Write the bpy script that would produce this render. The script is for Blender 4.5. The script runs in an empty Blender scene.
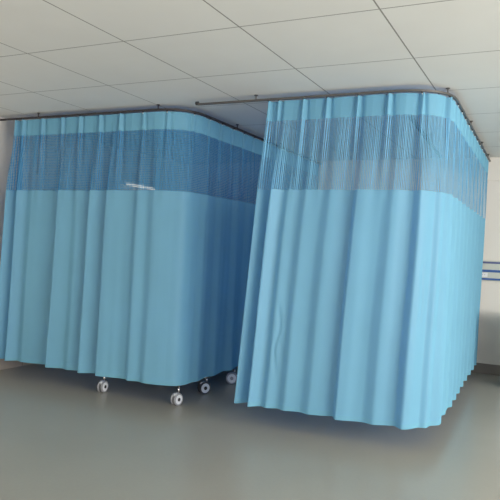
import bpy, bmesh, math, random
from mathutils import Vector, Matrix, noise
random.seed(7)
S = bpy.context.scene
COL = S.collection
PI = math.pi

# ------------------------------------------------------------------ colour / materials
def lin(r, g, b):
    f = lambda c: c/12.92 if c <= .04045 else ((c+.055)/1.055)**2.4
    return (f(r/255), f(g/255), f(b/255), 1)

class NT:
    def __init__(s, name):
        s.m = bpy.data.materials.new(name); s.m.use_nodes = True
        s.t = s.m.node_tree; s.t.nodes.clear()
        s.out = s.n('ShaderNodeOutputMaterial')
    def n(s, typ, **kw):
        x = s.t.nodes.new(typ)
        for k, v in kw.items():
            if k.startswith('i_'):
                key = k[2:].replace('_', ' ')
                x.inputs[key].default_value = v
            else: setattr(x, k, v)
        return x
    def l(s, a, b): s.t.links.new(a, b)
    def math(s, op, a, b=None, c=None):
        x = s.n('ShaderNodeMath', operation=op)
        for i, v in enumerate((a, b, c)):
            if v is None: continue
            if isinstance(v, (int, float)): x.inputs[i].default_value = v
            else: s.l(v, x.inputs[i])
        return x.outputs[0]

def plain(name, col, rough=.5, metal=0, var=.06, scale=6, bump=0, spec=.5):
    t = NT(name)
    p = t.n('ShaderNodeBsdfPrincipled'); p.inputs['Roughness'].default_value = rough
    p.inputs['Metallic'].default_value = metal
    p.inputs['Specular IOR Level'].default_value = spec
    tc = t.n('ShaderNodeTexCoord')
    nz = t.n('ShaderNodeTexNoise'); nz.inputs['Scale'].default_value = scale; nz.inputs['Detail'].default_value = 4
    t.l(tc.outputs['Object'], nz.inputs['Vector'])
    mx = t.n('ShaderNodeMix', data_type='RGBA')
    mx.inputs[6].default_value = tuple(c*(1-var) for c in col[:3])+(1,)
    mx.inputs[7].default_value = tuple(min(1, c*(1+var)) for c in col[:3])+(1,)
    t.l(nz.outputs['Fac'], mx.inputs[0]); t.l(mx.outputs[2], p.inputs['Base Color'])
    if bump:
        b = t.n('ShaderNodeBump'); b.inputs['Strength'].default_value = bump; b.inputs['Distance'].default_value = .003
        n2 = t.n('ShaderNodeTexNoise'); n2.inputs['Scale'].default_value = scale*25
        t.l(tc.outputs['Object'], n2.inputs['Vector']); t.l(n2.outputs['Fac'], b.inputs['Height'])
        t.l(b.outputs[0], p.inputs['Normal'])
    t.l(p.outputs[0], t.out.inputs[0])
    return t.m

def cloth_mat(name, col, tcol, trans=.35):
    t = NT(name)
    uv = t.n('ShaderNodeUVMap'); uv.uv_map = 'UVMap'
    nz = t.n('ShaderNodeTexNoise'); nz.inputs['Scale'].default_value = 3; nz.inputs['Detail'].default_value = 5
    t.l(uv.outputs[0], nz.inputs['Vector'])
    mx = t.n('ShaderNodeMix', data_type='RGBA')
    mx.inputs[6].default_value = tuple(c*.93 for c in col[:3])+(1,)
    mx.inputs[7].default_value = tuple(min(1, c*1.06) for c in col[:3])+(1,)
    t.l(nz.outputs['Fac'], mx.inputs[0])
    d = t.n('ShaderNodeBsdfDiffuse'); t.l(mx.outputs[2], d.inputs[0]); d.inputs['Roughness'].default_value = .6
    tr = t.n('ShaderNodeBsdfTranslucent'); tr.inputs[0].default_value = tcol
    g = t.n('ShaderNodeBsdfGlossy'); g.inputs['Roughness'].default_value = .55; g.inputs[0].default_value = (.8, .9, 1, 1)
    ms = t.n('ShaderNodeMixShader'); ms.inputs[0].default_value = trans
    t.l(d.outputs[0], ms.inputs[1]); t.l(tr.outputs[0], ms.inputs[2])
    m2 = t.n('ShaderNodeMixShader'); m2.inputs[0].default_value = .03
    t.l(ms.outputs[0], m2.inputs[1]); t.l(g.outputs[0], m2.inputs[2])
    # fine weave bump
    n2 = t.n('ShaderNodeTexNoise'); n2.inputs['Scale'].default_value = 60; n2.inputs['Detail'].default_value = 3
    t.l(uv.outputs[0], n2.inputs['Vector'])
    b = t.n('ShaderNodeBump'); b.inputs['Strength'].default_value = .12; b.inputs['Distance'].default_value = .002
    t.l(n2.outputs['Fac'], b.inputs['Height'])
    for s in (d, tr): t.l(b.outputs[0], s.inputs['Normal'])
    t.l(m2.outputs[0], t.out.inputs[0])
    return t.m

def net_mat(name, col, tcol, pu, pv, cover, streak, weft):
    """open knitted net: warp and weft threads with real gaps between them"""
    t = NT(name)
    uv = t.n('ShaderNodeUVMap'); uv.uv_map = 'UVMap'
    sp = t.n('ShaderNodeSeparateXYZ'); t.l(uv.outputs[0], sp.inputs[0])
    def thread(co, period, frac):
        f = t.math('FRACT', t.math('DIVIDE', co, period))
        return t.math('LESS_THAN', f, frac)
    a = thread(sp.outputs['X'], pu, cover)
    b = thread(sp.outputs['Y'], pv, cover*weft)
    m = t.math('MAXIMUM', a, b)
    # thicker and thinner warp threads, running the height of the net
    mp = t.n('ShaderNodeMapping'); mp.inputs['Scale'].default_value = (115, .5, 1)
    t.l(uv.outputs[0], mp.inputs[0])
    nz = t.n('ShaderNodeTexNoise'); nz.inputs['Scale'].default_value = 1; nz.inputs['Detail'].default_value = 2
    t.l(mp.outputs[0], nz.inputs['Vector'])
    st = t.math('GREATER_THAN', nz.outputs['Fac'], streak)
    m = t.math('MAXIMUM', m, t.math('MULTIPLY', st, .8))
    d = t.n('ShaderNodeBsdfDiffuse'); d.inputs[0].default_value = col
    tr = t.n('ShaderNodeBsdfTranslucent'); tr.inputs[0].default_value = tcol
    ms = t.n('ShaderNodeMixShader'); ms.inputs[0].default_value = .3
    t.l(d.outputs[0], ms.inputs[1]); t.l(tr.outputs[0], ms.inputs[2])
    tp = t.n('ShaderNodeBsdfTransparent')
    m2 = t.n('ShaderNodeMixShader')
    t.l(m, m2.inputs[0]); t.l(tp.outputs[0], m2.inputs[1]); t.l(ms.outputs[0], m2.inputs[2])
    t.l(m2.outputs[0], t.out.inputs[0])
    return t.m

def ceiling_mat():
    t = NT('ceiling_tiles')
    tc = t.n('ShaderNodeTexCoord'); sp = t.n('ShaderNodeSeparateXYZ'); t.l(tc.outputs['Object'], sp.inputs[0])
    def groove(co, off, per, w):
        f = t.math('FRACT', t.math('DIVIDE', t.math('ADD', t.math('SUBTRACT', co, off), w/2), per))
        return t.math('LESS_THAN', f, w/per)
    g = t.math('MAXIMUM', groove(sp.outputs['X'], -2.53-.825*8, .825, .009), groove(sp.outputs['Y'], 5.88-.88*12, .88, .009))
    nz = t.n('ShaderNodeTexNoise'); nz.inputs['Scale'].default_value = 3; t.l(tc.outputs['Object'], nz.inputs['Vector'])
    base = t.n('ShaderNodeMix', data_type='RGBA')
    base.inputs[6].default_value = lin(220, 219, 215); base.inputs[7].default_value = lin(226, 226, 222)
    t.l(nz.outputs['Fac'], base.inputs[0])
    mx = t.n('ShaderNodeMix', data_type='RGBA'); mx.inputs[7].default_value = lin(140, 138, 132)
    t.l(g, mx.inputs[0]); t.l(base.outputs[2], mx.inputs[6])
    p = t.n('ShaderNodeBsdfPrincipled'); p.inputs['Roughness'].default_value = .7
    t.l(mx.outputs[2], p.inputs['Base Color'])
    b = t.n('ShaderNodeBump'); b.inputs['Strength'].default_value = .6; b.inputs['Distance'].default_value = .004; b.invert = True
    t.l(g, b.inputs['Height']); t.l(b.outputs[0], p.inputs['Normal'])
    t.l(p.outputs[0], t.out.inputs[0]); return t.m

def floor_mat():
    t = NT('floor_vinyl')
    tc = t.n('ShaderNodeTexCoord')
    nz = t.n('ShaderNodeTexNoise'); nz.inputs['Scale'].default_value = 1.2; nz.inputs['Detail'].default_value = 6
    n2 = t.n('ShaderNodeTexNoise'); n2.inputs['Scale'].default_value = 45; n2.inputs['Detail'].default_value = 3
    for q in (nz, n2): t.l(tc.outputs['Object'], q.inputs['Vector'])
    f = t.math('ADD', t.math('MULTIPLY', nz.outputs['Fac'], .7), t.math('MULTIPLY', n2.outputs['Fac'], .3))
    mx = t.n('ShaderNodeMix', data_type='RGBA'); mx.inputs[6].default_value = lin(138, 137, 128); mx.inputs[7].default_value = lin(162, 160, 150)
    t.l(f, mx.inputs[0])
    p = t.n('ShaderNodeBsdfPrincipled'); p.inputs['Roughness'].default_value = .28
    t.l(mx.outputs[2], p.inputs['Base Color'])
    t.l(p.outputs[0], t.out.inputs[0]); return t.m

def tile_mat():
    t = NT('skirting_tile')
    tc = t.n('ShaderNodeTexCoord'); sp = t.n('ShaderNodeSeparateXYZ'); t.l(tc.outputs['Object'], sp.inputs[0])
    co = t.math('ADD', sp.outputs['X'], sp.outputs['Y'])
    f = t.math('FRACT', t.math('DIVIDE', t.math('ADD', co, 10.26), .6))
    g = t.math('LESS_THAN', f, .012)
    mx = t.n('ShaderNodeMix', data_type='RGBA'); mx.inputs[6].default_value = lin(168, 158, 146); mx.inputs[7].default_value = lin(100, 92, 84)
    t.l(g, mx.inputs[0])
    p = t.n('ShaderNodeBsdfPrincipled'); p.inputs['Roughness'].default_value = .35
    t.l(mx.outputs[2], p.inputs['Base Color']); t.l(p.outputs[0], t.out.inputs[0]); return t.m

def emit_mat(name, col, st):
    t = NT(name); e = t.n('ShaderNodeEmission'); e.inputs[0].default_value = col; e.inputs[1].default_value = st
    t.l(e.outputs[0], t.out.inputs[0]); return t.m

CLOTH = cloth_mat('blue_curtain_cloth', lin(128, 188, 212), lin(22, 134, 226), .34)
HEAD = cloth_mat('blue_header_cloth', lin(124, 186, 209), lin(24, 134, 222), .30)
NET_L = net_mat('blue_square_net', lin(94, 156, 196), lin(50, 126, 206), .016, .016, .50, .58, .7)
NET_R = net_mat('blue_ladder_net', lin(126, 184, 214), lin(60, 140, 215), .0155, .011, .44, .58, .3)
WALL = plain('wall_paint', lin(222, 218, 210), .75, var=.02, scale=2, bump=.05)
BACKW = plain('back_wall_paint', lin(222, 218, 210), .75, var=.02, scale=2, bump=.05)
CEIL = ceiling_mat(); FLOOR = floor_mat(); TILE = tile_mat()
TILE_SHADE = plain('shaded_skirting_tile', lin(122, 116, 108), .4, 0, var=.08)  # skirting tile with the back wall's shadow put into its colour
ALU = plain('brushed_aluminium', lin(104, 101, 99), .4, .8, var=.05)
RAILD = plain('dull_grey_rail', lin(66, 60, 60), .5, .5, var=.05)
DARK = plain('black_nylon', lin(38, 38, 42), .5, 0)
WHITEP = plain('white_plastic', lin(226, 228, 230), .35, 0, var=.02)
TYRE = plain('grey_rubber_tyre', lin(150, 152, 156), .55, 0)
TYRED = plain('dark_rubber_tyre', lin(58, 60, 64), .55, 0)
CHROME = plain('chrome', lin(210, 205, 198), .25, .9, var=.02)
CREAM = plain('cream_enamel', lin(214, 212, 204), .4, 0, var=.02)
SHEET = plain('white_bedsheet', lin(224, 228, 232), .8, 0, var=.03, bump=.2)
BLUEL = plain('blue_trim_paint', lin(52, 92, 156), .4, 0, var=.04)
NAVYL = plain('slate_trim_paint', lin(88, 98, 140), .4, 0, var=.04)
PANEL = plain('ivory_panel', lin(196, 200, 190), .4, 0, var=.03)
WOOD = plain('pale_laminate', lin(190, 172, 146), .45, 0, var=.1, scale=10)
GLOW = emit_mat('lamp_glow', (1, .95, .82, 1), .8)

# ------------------------------------------------------------------ mesh helpers
def link(o, parent=None):
    COL.objects.link(o)
    if parent is not None: o.parent = parent
    return o

class MB:
    """collects shapes (world coordinates) into one mesh"""
    def __init__(s): s.bm = bmesh.new(); s.mats = []
    def mi(s, m):
        if m not in s.mats: s.mats.append(m)
        return s.mats.index(m)
    def _fin(s, vs, m, smooth):
        i = s.mi(m)
        fs = {f for v in vs for f in v.link_faces}
        for f in fs: f.material_index = i; f.smooth = smooth
    def box(s, lo, hi, m, bev=.0, mat=None):
        r = bmesh.ops.create_cube(s.bm, size=1)
        vs = r['verts']
        for v in vs:
            v.co = Vector([lo[k]+(v.co[k]+.5)*(hi[k]-lo[k]) for k in range(3)])
        if bev:
            es = list({e for v in vs for e in v.link_edges})
            q = bmesh.ops.bevel(s.bm, geom=es, offset=bev, segments=2, affect='EDGES', profile=.5)
            vs = list({v for f in q['faces'] for v in f.verts} | {v for v in vs if v.is_valid})
            vs = list({w for v in vs for f in v.link_faces for w in f.verts})
        if mat is not None:
            for v in vs: v.co = mat @ v.co
        s._fin(vs, m, False); return s
    def cyl(s, a, b, r, m, seg=20, r2=None, bev=0):
        a = Vector(a); b = Vector(b); d = b-a
        q = bmesh.ops.create_cone(s.bm, cap_ends=True, segments=seg, radius1=r, radius2=r if r2 is None else r2, depth=d.length)
        M = Matrix.Translation((a+b)/2) @ d.to_track_quat('Z', 'Y').to_matrix().to_4x4()
        vs = q['verts']
        for v in vs: v.co = M @ v.co
        s._fin(vs, m, True)
        for v in vs:
            for f in v.link_faces:
                if len(f.verts) > 4: f.smooth = False
        return s
    def tube(s, pts, r, m, seg=12):
        for i in range(len(pts)-1): s.cyl(pts[i], pts[i+1], r, m, seg)
        for p in pts[1:-1]:
            q = bmesh.ops.create_uvsphere(s.bm, u_segments=seg, v_segments=8, radius=r)
            for v in q['verts']: v.co += Vector(p)
            s._fin(q['verts'], m, True)
        return s
    def build(s, name, parent=None, origin=(0, 0, 0)):
        me = bpy.data.meshes.new(name)
        o = Vector(origin)
        for v in s.bm.verts: v.co -= o
        s.bm.to_mesh(me); s.bm.free()
        for m in s.mats: me.materials.append(m)
        ob = bpy.data.objects.new(name, me)
        link(ob, parent)
        if parent is None: ob.location = o
        return ob

def thing(name, label, cat, loc, group=None):
    o = bpy.data.objects.new(name, None); o.empty_display_size = .2
    link(o); o.location = loc; o['label'] = label; o['category'] = cat
    if group: o['group'] = group
    return o
def struct(name, mb):
    o = mb.build(name); o['kind'] = 'structure'; return o

# ------------------------------------------------------------------ the room
H = 2.73                       # ceiling height
XL, XR, YB, YF = -5.39, 4.6, 8.47, -2.0
struct('floor', MB().box((XL-.15, YF, -.1), (XR+.15, YB+.15, 0), FLOOR))
struct('ceiling', MB().box((XL-.15, YF, H), (XR+.15, YB+.15, H+.1), CEIL))
struct('wall_left', MB().box((XL-.15, YF, 0), (XL, YB+.15, H), WALL))
struct('wall_back', MB().box((XL, YB, 0), (XR, YB+.15, H), BACKW))
w = MB()
WY0, WY1, WZ0, WZ1 = -1.5, 5.3, .95, 2.45
w.box((XR, YF, 0), (XR+.15, YB+.15, WZ0), WALL)
w.box((XR, YF, WZ1), (XR+.15, YB+.15, H), WALL)
w.box((XR, YF, WZ0), (XR+.15, WY0, WZ1), WALL)
w.box((XR, WY1, WZ0), (XR+.15, YB+.15, WZ1), WALL)
struct('wall_right', w)
w = MB()
for k in range(6):
    y = WY0+(WY1-WY0)*k/5
    w.box((XR+.04, y-.03, WZ0), (XR+.09, y+.03, WZ1), WHITEP)
w.box((XR+.04, WY0, WZ0), (XR+.09, WY1, WZ0+.06), WHITEP)
w.box((XR+.04, WY0, WZ1-.06), (XR+.09, WY1, WZ1), WHITEP)
struct('window_1', w)
struct('baseboard_left', MB().box((XL, YF, 0), (XL+.012, YB, .15), TILE, .002))
struct('baseboard_back', MB().box((XL+.012, YB-.012, 0), (XR, YB, .13), TILE_SHADE, .002))
struct('trim_1', MB().box((XL, YB-.015, 2.44), (XR, YB, H), BACKW, .003))

# ------------------------------------------------------------------ curtain rails
def rounded(p0, corner, p1, r, n=14):
    """L-shaped path: p0 -> corner -> p1 with a rounded corner (xy tuples)"""
    p0, c, p1 = Vector(p0), Vector(corner), Vector(p1)
    a = c+(p0-c).normalized()*r; b = c+(p1-c).normalized()*r
    pts = [p0]
    for i in range(n+1):
        t = i/n
        pts.append(a*(1-t)**2+c*2*t*(1-t)+b*t*t)
    pts.append(p1); return pts

def resample(pts, n):
    L = [0]
    for i in range(1, len(pts)): L.append(L[-1]+(pts[i]-pts[i-1]).length)
    out = []; j = 0
    for k in range(n+1):
        s = L[-1]*k/n
        while j < len(L)-2 and L[j+1] < s: j += 1
        t = (s-L[j])/max(1e-9, L[j+1]-L[j])
        out.append(pts[j].lerp(pts[j+1], t))
    return out, L[-1]

def sweep_rect(pts, z0, z1, hw, m):
    mb = MB(); bm = mb.bm; i = mb.mi(m); rings = []
    for k, p in enumerate(pts):
        a = pts[max(0, k-1)]; b = pts[min(len(pts)-1, k+1)]
        d = (b-a).normalized(); nrm = Vector((d.y, -d.x))
        q = []
        for sx, z in ((1, z0), (1, z1), (-1, z1), (-1, z0)):
            v = p+nrm*hw*sx; q.append(bm.verts.new((v.x, v.y, z)))
        rings.append(q)
    for k in range(len(rings)-1):
        for j in range(4):
            f = bm.faces.new((rings[k][j], rings[k][(j+1) % 4], rings[k+1][(j+1) % 4], rings[k+1][j])); f.material_index = i
    bm.faces.new(rings[0]); bm.faces.new(rings[-1][::-1])
    bmesh.ops.recalc_face_normals(bm, faces=bm.faces)
    return mb

def rail(label, pts, m, brackets, ends):
    p0 = pts[0]
    o = thing('curtain_rail', label, 'curtain rail', (p0.x, p0.y, 2.675), 'curtain rails under the ceiling')
    org = o.location.copy()
    sweep_rect(pts, 2.675, 2.692, .009, m).build('track', o, org)
    rs, L = resample(pts, 200)
    for f in brackets:
        p = rs[int(f*200)]
        MB().cyl((p.x, p.y, 2.690), (p.x, p.y, H), .006, m, 10).cyl((p.x, p.y, H-.006), (p.x, p.y, H), .016, m, 14).build('bracket', o, org)
    for e in ends:
        p = pts[e]; q = pts[e+1 if e == 0 else e-1]; d = (p-q).normalized()*.012
        a = (p.x-d.x, p.y-d.y, 2.693); b = (p.x+d.x, p.y+d.y, 2.693)
        MB().cyl(a, b, .017, DARK, 14).build('end_cap', o, org)
    return o

RL = rounded((XL+.004, 4.82), (-3.03, 4.82), (-3.03, YB-.02), .36)
RR = rounded((-2.87, 4.735), (-.74, 4.735), (-.79, YB-.02), .42)
rail('dull grey curtain rail of the left bay, running from the side wall around a bend', RL, RAILD, (.1, .35, .55, .75, .93), ())
rail('grey curtain rail of the right bay with an open end sticking out past the curtain', RR, ALU, (.1, .38, .6, .8, .95), (0,))

# ------------------------------------------------------------------ curtains
def sstep(t):
    t = max(0, min(1, t)); return t*t*(3-2*t)

def saw(s, creases):
    """creases: list of (s, amplitude). Just after a crease the cloth stands proud, then falls back to the next."""
    if s < creases[0][0]: return -creases[0][1]*sstep((creases[0][0]-s)/.12)*.0 - creases[0][1]*.6
    for i in range(len(creases)-1):
        a, A = creases[i]; b, B = creases[i+1]
        if a <= s < b:
            w = min(.030 if A > .055 else .046 if A > .03 else .085, (b-a)*.4)
            t = (s-a)
            if t < w: return -A+2*A*sstep(t/w)
            u = (s-a-w)/(b-a-w)
            return A+(-B-A)*(sstep(u)*.65+u*.35)
    return -creases[-1][1]+2*creases[-1][1]*sstep((s-creases[-1][0])/.03)

def make_curtain(label, top, bot, pleats, creases, lean, net, hem_z, seed, hemcurve, extra=None, ZT=2.668):
    n = 620
    T, LT = resample(top, n); B, LB = resample(bot, n)
    c0 = top[0]
    o = thing('privacy_curtain', label, 'curtain', (c0.x, c0.y, 0), 'blue hospital privacy curtains')
    org = Vector((c0.x, c0.y, 0))
    def normal(P, k):
        a = P[max(0, k-3)]; b = P[min(n, k+3)]; d = (b-a).normalized()
        return Vector((d.y, -d.x)), d
    Z_NT, Z_NB, = 2.505, 1.937
    def point(k, z):
        s = LT*k/n
        hz = hem_z+hemcurve(s/LT)
        v = (ZT-z)/(ZT-hz)
        p = T[k].lerp(B[k], v)
        n1, d1 = normal(T, k); n2, d2 = normal(B, k)
        nn = n1.lerp(n2, v).normalized(); dd = d1.lerp(d2, v).normalized()
        # pinch pleats at the top
        g = 0; near = 9
        for q in pleats:
            x = (s-q)
            if abs(x) < .3:
                ww = .011+.05*v; g += (math.exp(-(x/ww)**2)-.45*math.exp(-((abs(x)-2.3*ww)/ww)**2))*(1 if q < 1.6 else .5); near = min(near, abs(x))
        wt = 1-sstep(v/.42)
        pin = (.034*g-.010*(1-min(1, near/.14))-.006)*wt
        wb = .12+.88*sstep(v/.30)
        f = saw(s+.02*noise.noise(Vector((seed, z*.9, s*.7))), creases)*wb*(.72+.28*v)
        # minor ripples
        r = .010*noise.noise(Vector((s*5.5, z*.55, seed)))*(.3+v)+.0035*noise.noise(Vector((s*15, z*.8, seed+9)))*(.4+v)
        e = extra(s, v) if extra else 0
        off = pin+f+r+e
        p = p+nn*off+dd*(lean(s/LT)*v)
        zz = z
        return Vector((p.x, p.y, zz))-org
    def sheet(name, rows, m, wavy=False):
        bm = bmesh.new(); uvl = bm.loops.layers.uv.new('UVMap')
        grid = []
        for z in rows:
            row = []
            for k in range(n+1):
                zz = z
                if z < 1.9:      # stretch so that the hem follows its own line
                    hz = hemcurve(LT*k/n/LT)
                    zz = z+hz*(Z_NB-z)/(Z_NB-hem_z)
                row.append(bm.verts.new(point(k, zz)))
            grid.append(row)
        for i in range(len(rows)-1):
            for k in range(n):
                f = bm.faces.new((grid[i][k], grid[i+1][k], grid[i+1][k+1], grid[i][k+1])); f.smooth = True
                for lp, (a, b) in zip(f.loops, ((k, i), (k, i+1), (k+1, i+1), (k+1, i))):
                    lp[uvl].uv = (LT*1.25*a/n, rows[b])
        me = bpy.data.meshes.new(name); bm.to_mesh(me); bm.free(); me.materials.append(m)
        return link(bpy.data.objects.new(name, me), o)
    lr = lambda a, b, c: [a+(b-a)*i/c for i in range(c+1)]
    sheet('header_band', lr(ZT, Z_NT, 8), HEAD)
    sheet('mesh_panel', lr(Z_NT, Z_NB, 16), net)['label'] = 'see-through net panel near the top'
    sheet('drape', lr(Z_NB, hem_z+.035, 44), CLOTH)
    sheet('bottom_hem', lr(hem_z+.035, hem_z, 3), HEAD)
    for q in pleats:
        k = int(q/LT*n)
        if 0 <= k <= n:
            p = T[k]
            g = MB()
            g.cyl((p.x, p.y, 2.655), (p.x, p.y, 2.673), .0035, WHITEP, 8)
            g.box((p.x-.007, p.y-.007, 2.665), (p.x+.007, p.y+.007, 2.674), DARK, .001)
            g.build('glider', o, org)
    return o

# left bay
topL = rounded((-5.13, 4.82), (-3.03, 4.82), (-3.03, 8.36), .36)
botL = rounded((-5.16, 4.80), (-2.965, 4.735), (-3.0, 8.36), .26)
lenL = resample(topL, 10)[1]
s_of = lambda X: X+5.13
crL = [(-.04, .075), (s_of(-5.015), .07), (s_of(-4.90), .014), (s_of(-4.50), .052), (s_of(-4.30), .012), (s_of(-4.10), .044), (s_of(-3.89), .044),
       (s_of(-3.56), .020), (s_of(-3.40), .014), (2.0, .010), (2.3, .014), (2.6, .016), (2.95, .02), (3.25, .018), (3.6, .022), (3.95, .02), (4.3, .02), (4.65, .02), (5.0, .02), (lenL+.1, .01)]
plL = [s_of(x) for x in (-5.10, -5.00, -4.74, -4.48, -4.25, -4.0, -3.76, -3.5, -3.24)]
q = plL[-1]+.26
while q < lenL-.03: plL.append(q); q += .25
make_curtain('long blue privacy curtain around the left bay, one end at the side wall', topL, botL, plL, crL,
             lambda t: -.01, NET_L, .185, 3.1, lambda t: .0)

# right bay
def wrinkleR(s, v):
    z = 2.672-v*2.5
    a = sstep((z-.42)/.15)*sstep((1.05-z)/.15)
    e = -.010*a*math.exp(-((s-.30-.012*math.sin(z*17))/.013)**2)+.006*a*math.exp(-((s-.325-.012*math.sin(z*17))/.016)**2)
    b = sstep((z-.9)/.1)*sstep((1.45-z)/.1)
    return e-.007*b*math.exp(-((s-1.36-.01*math.sin(z*13))/.014)**2)
topR = rounded((-2.19, 4.735), (-.74, 4.735), (-.79, 8.36), .42)
botR = rounded((-2.25, 4.66), (-.74, 4.70), (-.83, 8.30), .40)
lenR = resample(topR, 10)[1]
sr = lambda X: X+2.19
crR = [(-.06, .03), (sr(-2.085), .075), (sr(-1.97), .014), (sr(-1.84), .018), (sr(-1.65), .016), (sr(-1.40), .044), (sr(-1.17), .014), (sr(-.94), .040),
       (sr(-.76), .014), (1.55, .012), (1.9, .012), (2.2, .014), (2.5, .018), (2.8, .018), (3.15, .02), (3.5, .02), (3.85, .022), (4.2, .022), (4.55, .022), (lenR+.1, .01)]
plR = [.015, .10, sr(-1.87), sr(-1.67), sr(-1.42), sr(-1.18), sr(-.93)]
q = plR[-1]+.26
while q < lenR-.02: plR.append(q); q += .27
make_curtain('lighter blue privacy curtain around the right bay, nearest the camera, with one free hanging edge', topR, botR, plR, crR,
             lambda t: -.075*(1-sstep(t*2.2)), NET_R, .17, 8.7, lambda t: .0, wrinkleR)

# ------------------------------------------------------------------ castors
def caster(root, org, x, y, r, ang, hub=DARK, tyre=TYRE, shell=WHITEP, top=.16):
    ca, sa = math.cos(ang), math.sin(ang)
    ax = Vector((-sa, ca, 0)); fw = Vector((ca, sa, 0)); c = Vector((x, y, r))
    m = MB()
    piv = c+fw*r*.45+Vector((0, 0, r*1.15))
    m.cyl(piv-Vector((0, 0, .012)), (piv.x, piv.y, top), .011, CHROME, 12)
    # hooded shell around the wheels: an arc of plates
    for sd in (-1, 1):
        for i in range(7):
            a0 = -.35+i*.38; a1 = a0+.42
            P = [c+fw*math.cos(a)*r*.82+Vector((0, 0, math.sin(a)*r*.82))+ax*sd*.006 for a in (a0, a1)]
            m.cyl(P[0], P[1], r*.24, shell, 8)
    m.cyl(c-ax*.030, c+ax*.030, r*.16, hub, 12)
    o = m.build('caster', root, org)
    for sd in (-1, 1):
        wv = MB()
        a = c+ax*sd*.012; b = c+ax*sd*.028
        wv.cyl(a, b, r, tyre, 28)
        wv.cyl(c+ax*sd*.028, c+ax*sd*.030, r*.78, shell, 24)
        wv.cyl(c+ax*sd*.030, c+ax*sd*.033, r*.30, hub, 16)
        wv.build('wheel', o, org)
    return piv

# ------------------------------------------------------------------ hospital bed in the left bay
bx0, bx1, by0, by1 = -3.90, -3.14, 5.02, 7.25
org = Vector(((bx0+bx1)/2, (by0+by1)/2, 0))
bed = thing('hospital_bed', 'white wheeled hospital bed behind the left curtain, only its casters showing below the hem', 'bed', org)
for (x, y, a) in ((-3.87, 4.87, 1.65), (-3.03, 4.87, 1.4), (bx0+.05, by1-.1, 2.0), (bx1-.05, by1-.1, 1.4)):
    pv = caster(bed, org, x, y, .054, a)
    MB().cyl((pv.x, pv.y, .15), (pv.x, pv.y, .44), .014, CHROME, 14).build('leg', bed, org)
f = MB()
f.tube([(bx0+.03, by0, .42), (bx1, by0, .42), (bx1, by1, .42), (bx0+.03, by1, .42), (bx0+.03, by0, .42)], .022, CREAM)
f.box((bx0+.02, by0+.02, .44), (bx1-.01, by1-.02, .47), CREAM, .006)
f.build('frame', bed, org)
f = MB(); f.tube([(bx0+.06, by0-.02, .205), (bx1, by0-.02, .205)], .009, CHROME)
f.build('cross_bar', bed, org)
MB().box((bx0+.01, by0+.05, .47), (bx1, by1-.05, .58), SHEET, .03).build('mattress', bed, org)
MB().box((bx0+.12, by1-.50, .585), (bx1-.12, by1-.14, .68), SHEET, .04).build('pillow', bed, org)
MB().box((bx0, by0-.03, .40), (bx1+.02, by0+.01, .88), CREAM, .015).build('footboard', bed, org)
MB().box((bx0, by1-.01, .40), (bx1+.02, by1+.03, 1.02), CREAM, .015).build('headboard', bed, org)

# overbed table standing beside the bed, its wheeled base reaching out under the side run of the curtain
org = Vector((-3.35, 6.0, 0))
tb = thing('overbed_table', 'wheeled overbed table whose base and casters show under the bend of the left curtain', 'table', org)
for (x, y, a) in ((-3.05, 5.40, 1.05), (-3.045, 5.98, .5), (-3.62, 5.46, 1.2), (-3.62, 6.06, .9)):
    pv = caster(tb, org, x, y, .060, a, tyre=TYRED if y < 5.8 else TYRE, hub=DARK if y < 5.8 else TYRE, top=.15)
f = MB()
f.box((-3.66, 5.45, .135), (-3.06, 5.49, .165), CHROME, .005); f.box((-3.66, 6.03, .135), (-3.06, 6.07, .165), CHROME, .005)
f.box((-3.12, 5.47, .135), (-3.07, 6.05, .165), DARK, .005)
f.build('base_frame', tb, org)
MB().cyl((-3.095, 5.76, .165), (-3.095, 5.76, .86), .018, CHROME, 16).build('column', tb, org)
MB().box((-3.85, 5.56, .86), (-3.07, 5.96, .885), WOOD, .006).build('tabletop', tb, org)

# ------------------------------------------------------------------ wall lamp behind the left curtain
org = Vector((XL+.03, 7.33, 2.24))
wl = thing('wall_lamp', 'small lit tube lamp on the side wall glimpsed through the left curtain net', 'lamp', org)
LY = 7.33
MB().box((XL, LY-.38, 2.255), (XL+.05, LY+.38, 2.295), WHITEP, .005).build('housing', wl, org)
MB().cyl((XL+.066, LY-.34, 2.25), (XL+.066, LY+.34, 2.25), .017, GLOW, 14).build('tube', wl, org)
for sy in (-1, 1):
    MB().cyl((XL+.066, LY+sy*.34, 2.25), (XL+.066, LY+sy*.36, 2.25), .019, WHITEP, 14).build('socket', wl, org)

# ------------------------------------------------------------------ bed head panel with blue lines
x0, x1 = -2.35, .9
org = Vector((x0, YB-.03, 1.18))
bp = thing('bed_head_panel', 'pale bed head service panel with three blue lines on the back wall at right', 'panel', org)
MB().box((x0, YB-.045, 1.18), (x1, YB, 1.43), PANEL, .004).build('body', bp, org)
for z, h, m in ((1.405, .024, NAVYL), (1.300, .030, BLUEL), (1.198, .024, BLUEL)):
    MB().box((x0, YB-.055, z-h/2), (x1, YB-.043, z+h/2), m, .002).build('trim_strip', bp, org)['label'] = 'blue trim line'
for xx in (-.80, -1.6, .1):
    s_ = MB(); s_.box((xx-.045, YB-.052, 1.222), (xx+.045, YB-.044, 1.276), WHITEP, .003)
    for dx in (-.012, .012): s_.box((xx+dx-.002, YB-.0535, 1.245), (xx+dx+.002, YB-.0515, 1.257), DARK)
    s_.build('socket', bp, org)['label'] = 'white wall socket'

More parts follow.
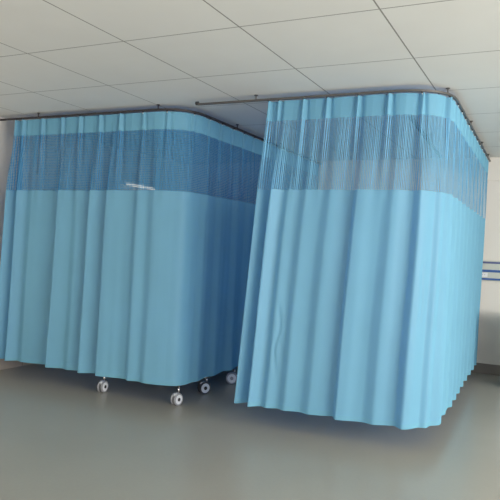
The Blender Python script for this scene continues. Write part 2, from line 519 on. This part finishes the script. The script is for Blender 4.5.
# ceiling track for drips inside the right bay
p0, p1 = Vector((-1.24, 5.75)), Vector((-1.36, 8.2))
dt = thing('drip_track', 'thin dark ceiling track seen slantwise through the right curtain net', 'track', (p0.x, p0.y, H-.02))
sweep_rect([p0, p1], H-.028, H-.001, .016, DARK).build('track', dt, Vector(dt.location))
for p in (p0, p1):
    MB().box((p.x-.02, p.y-.012, H-.03), (p.x+.02, p.y+.012, H), DARK, .003).build('end_stop', dt, Vector(dt.location))

# bedside cabinet, just its edge in the frame
cx0, cx1, cy0, cy1 = -.505, -.06, 7.66, 8.12
org = Vector((cx0, cy0, 0))
cb = thing('bedside_cabinet', 'white bedside cabinet cut off by the right edge near the back wall', 'cabinet', org)
MB().box((cx0, cy0+.02, .06), (cx1, cy1, .80), WHITEP, .006).build('body', cb, org)
MB().box((cx0-.01, cy0-.01, .80), (cx1+.01, cy1+.01, .825), WOOD, .006).build('top', cb, org)
MB().box((cx0+.02, cy0+.05, 0), (cx1-.02, cy1-.02, .06), DARK).build('plinth', cb, org)
dr = MB().box((cx0+.01, cy0, .60), (cx1-.01, cy0+.02, .79), WHITEP, .004).build('drawer', cb, org)
MB().tube([(cx0+.14, cy0-.02, .70), (cx1-.14, cy0-.02, .70)], .006, CHROME).build('handle', dr, org)
dr = MB().box((cx0+.01, cy0, .07), (cx1-.01, cy0+.02, .59), WHITEP, .004).build('door', cb, org)
MB().tube([(cx0+.06, cy0-.02, .42), (cx0+.06, cy0-.02, .54)], .006, CHROME).build('handle', dr, org)

# ------------------------------------------------------------------ light
wd = bpy.data.worlds.new('World'); S.world = wd; wd.use_nodes = True
bg = wd.node_tree.nodes['Background']; bg.inputs[0].default_value = (1, .965, .925, 1); bg.inputs[1].default_value = 1.65
def area(name, loc, target, sx, sy, power, col):
    l = bpy.data.lights.new(name, 'AREA'); l.shape = 'RECTANGLE'; l.size = sx; l.size_y = sy; l.energy = power; l.color = col
    o = bpy.data.objects.new(name, l); COL.objects.link(o); o.location = loc
    d = Vector(target)-Vector(loc); o.rotation_euler = d.to_track_quat('-Z', 'Y').to_euler(); return o
area('window_daylight', (XR-.05, (WY0+WY1)/2, 1.7), (0, (WY0+WY1)/2, 1.6), WY1-WY0, 1.4, 430, (1, .97, .92))

# ------------------------------------------------------------------ camera
cam = bpy.data.cameras.new('camera'); co = bpy.data.objects.new('camera', cam); COL.objects.link(co)
F = 630.0
cam.sensor_width = 36; cam.sensor_fit = 'HORIZONTAL'; cam.lens = F*36/500; cam.clip_start = .05; cam.clip_end = 100
Yc = Vector((305, -12, -F)).normalized(); Xc = Vector((1300, -61, F)).normalized()
Xc = (Xc-Yc*Xc.dot(Yc)).normalized(); Zc = Xc.cross(Yc)
R = Matrix((Xc, Yc, Zc))      # world = R @ camera
M = R.to_4x4(); M.translation = Vector((0, 0, 1.45))
co.matrix_world = M
S.camera = co

S.view_settings.view_transform = 'Standard'; S.view_settings.look = 'None'
S.view_settings.gamma = 1; S.view_settings.use_curve_mapping = False
S.view_settings.exposure = 0.3
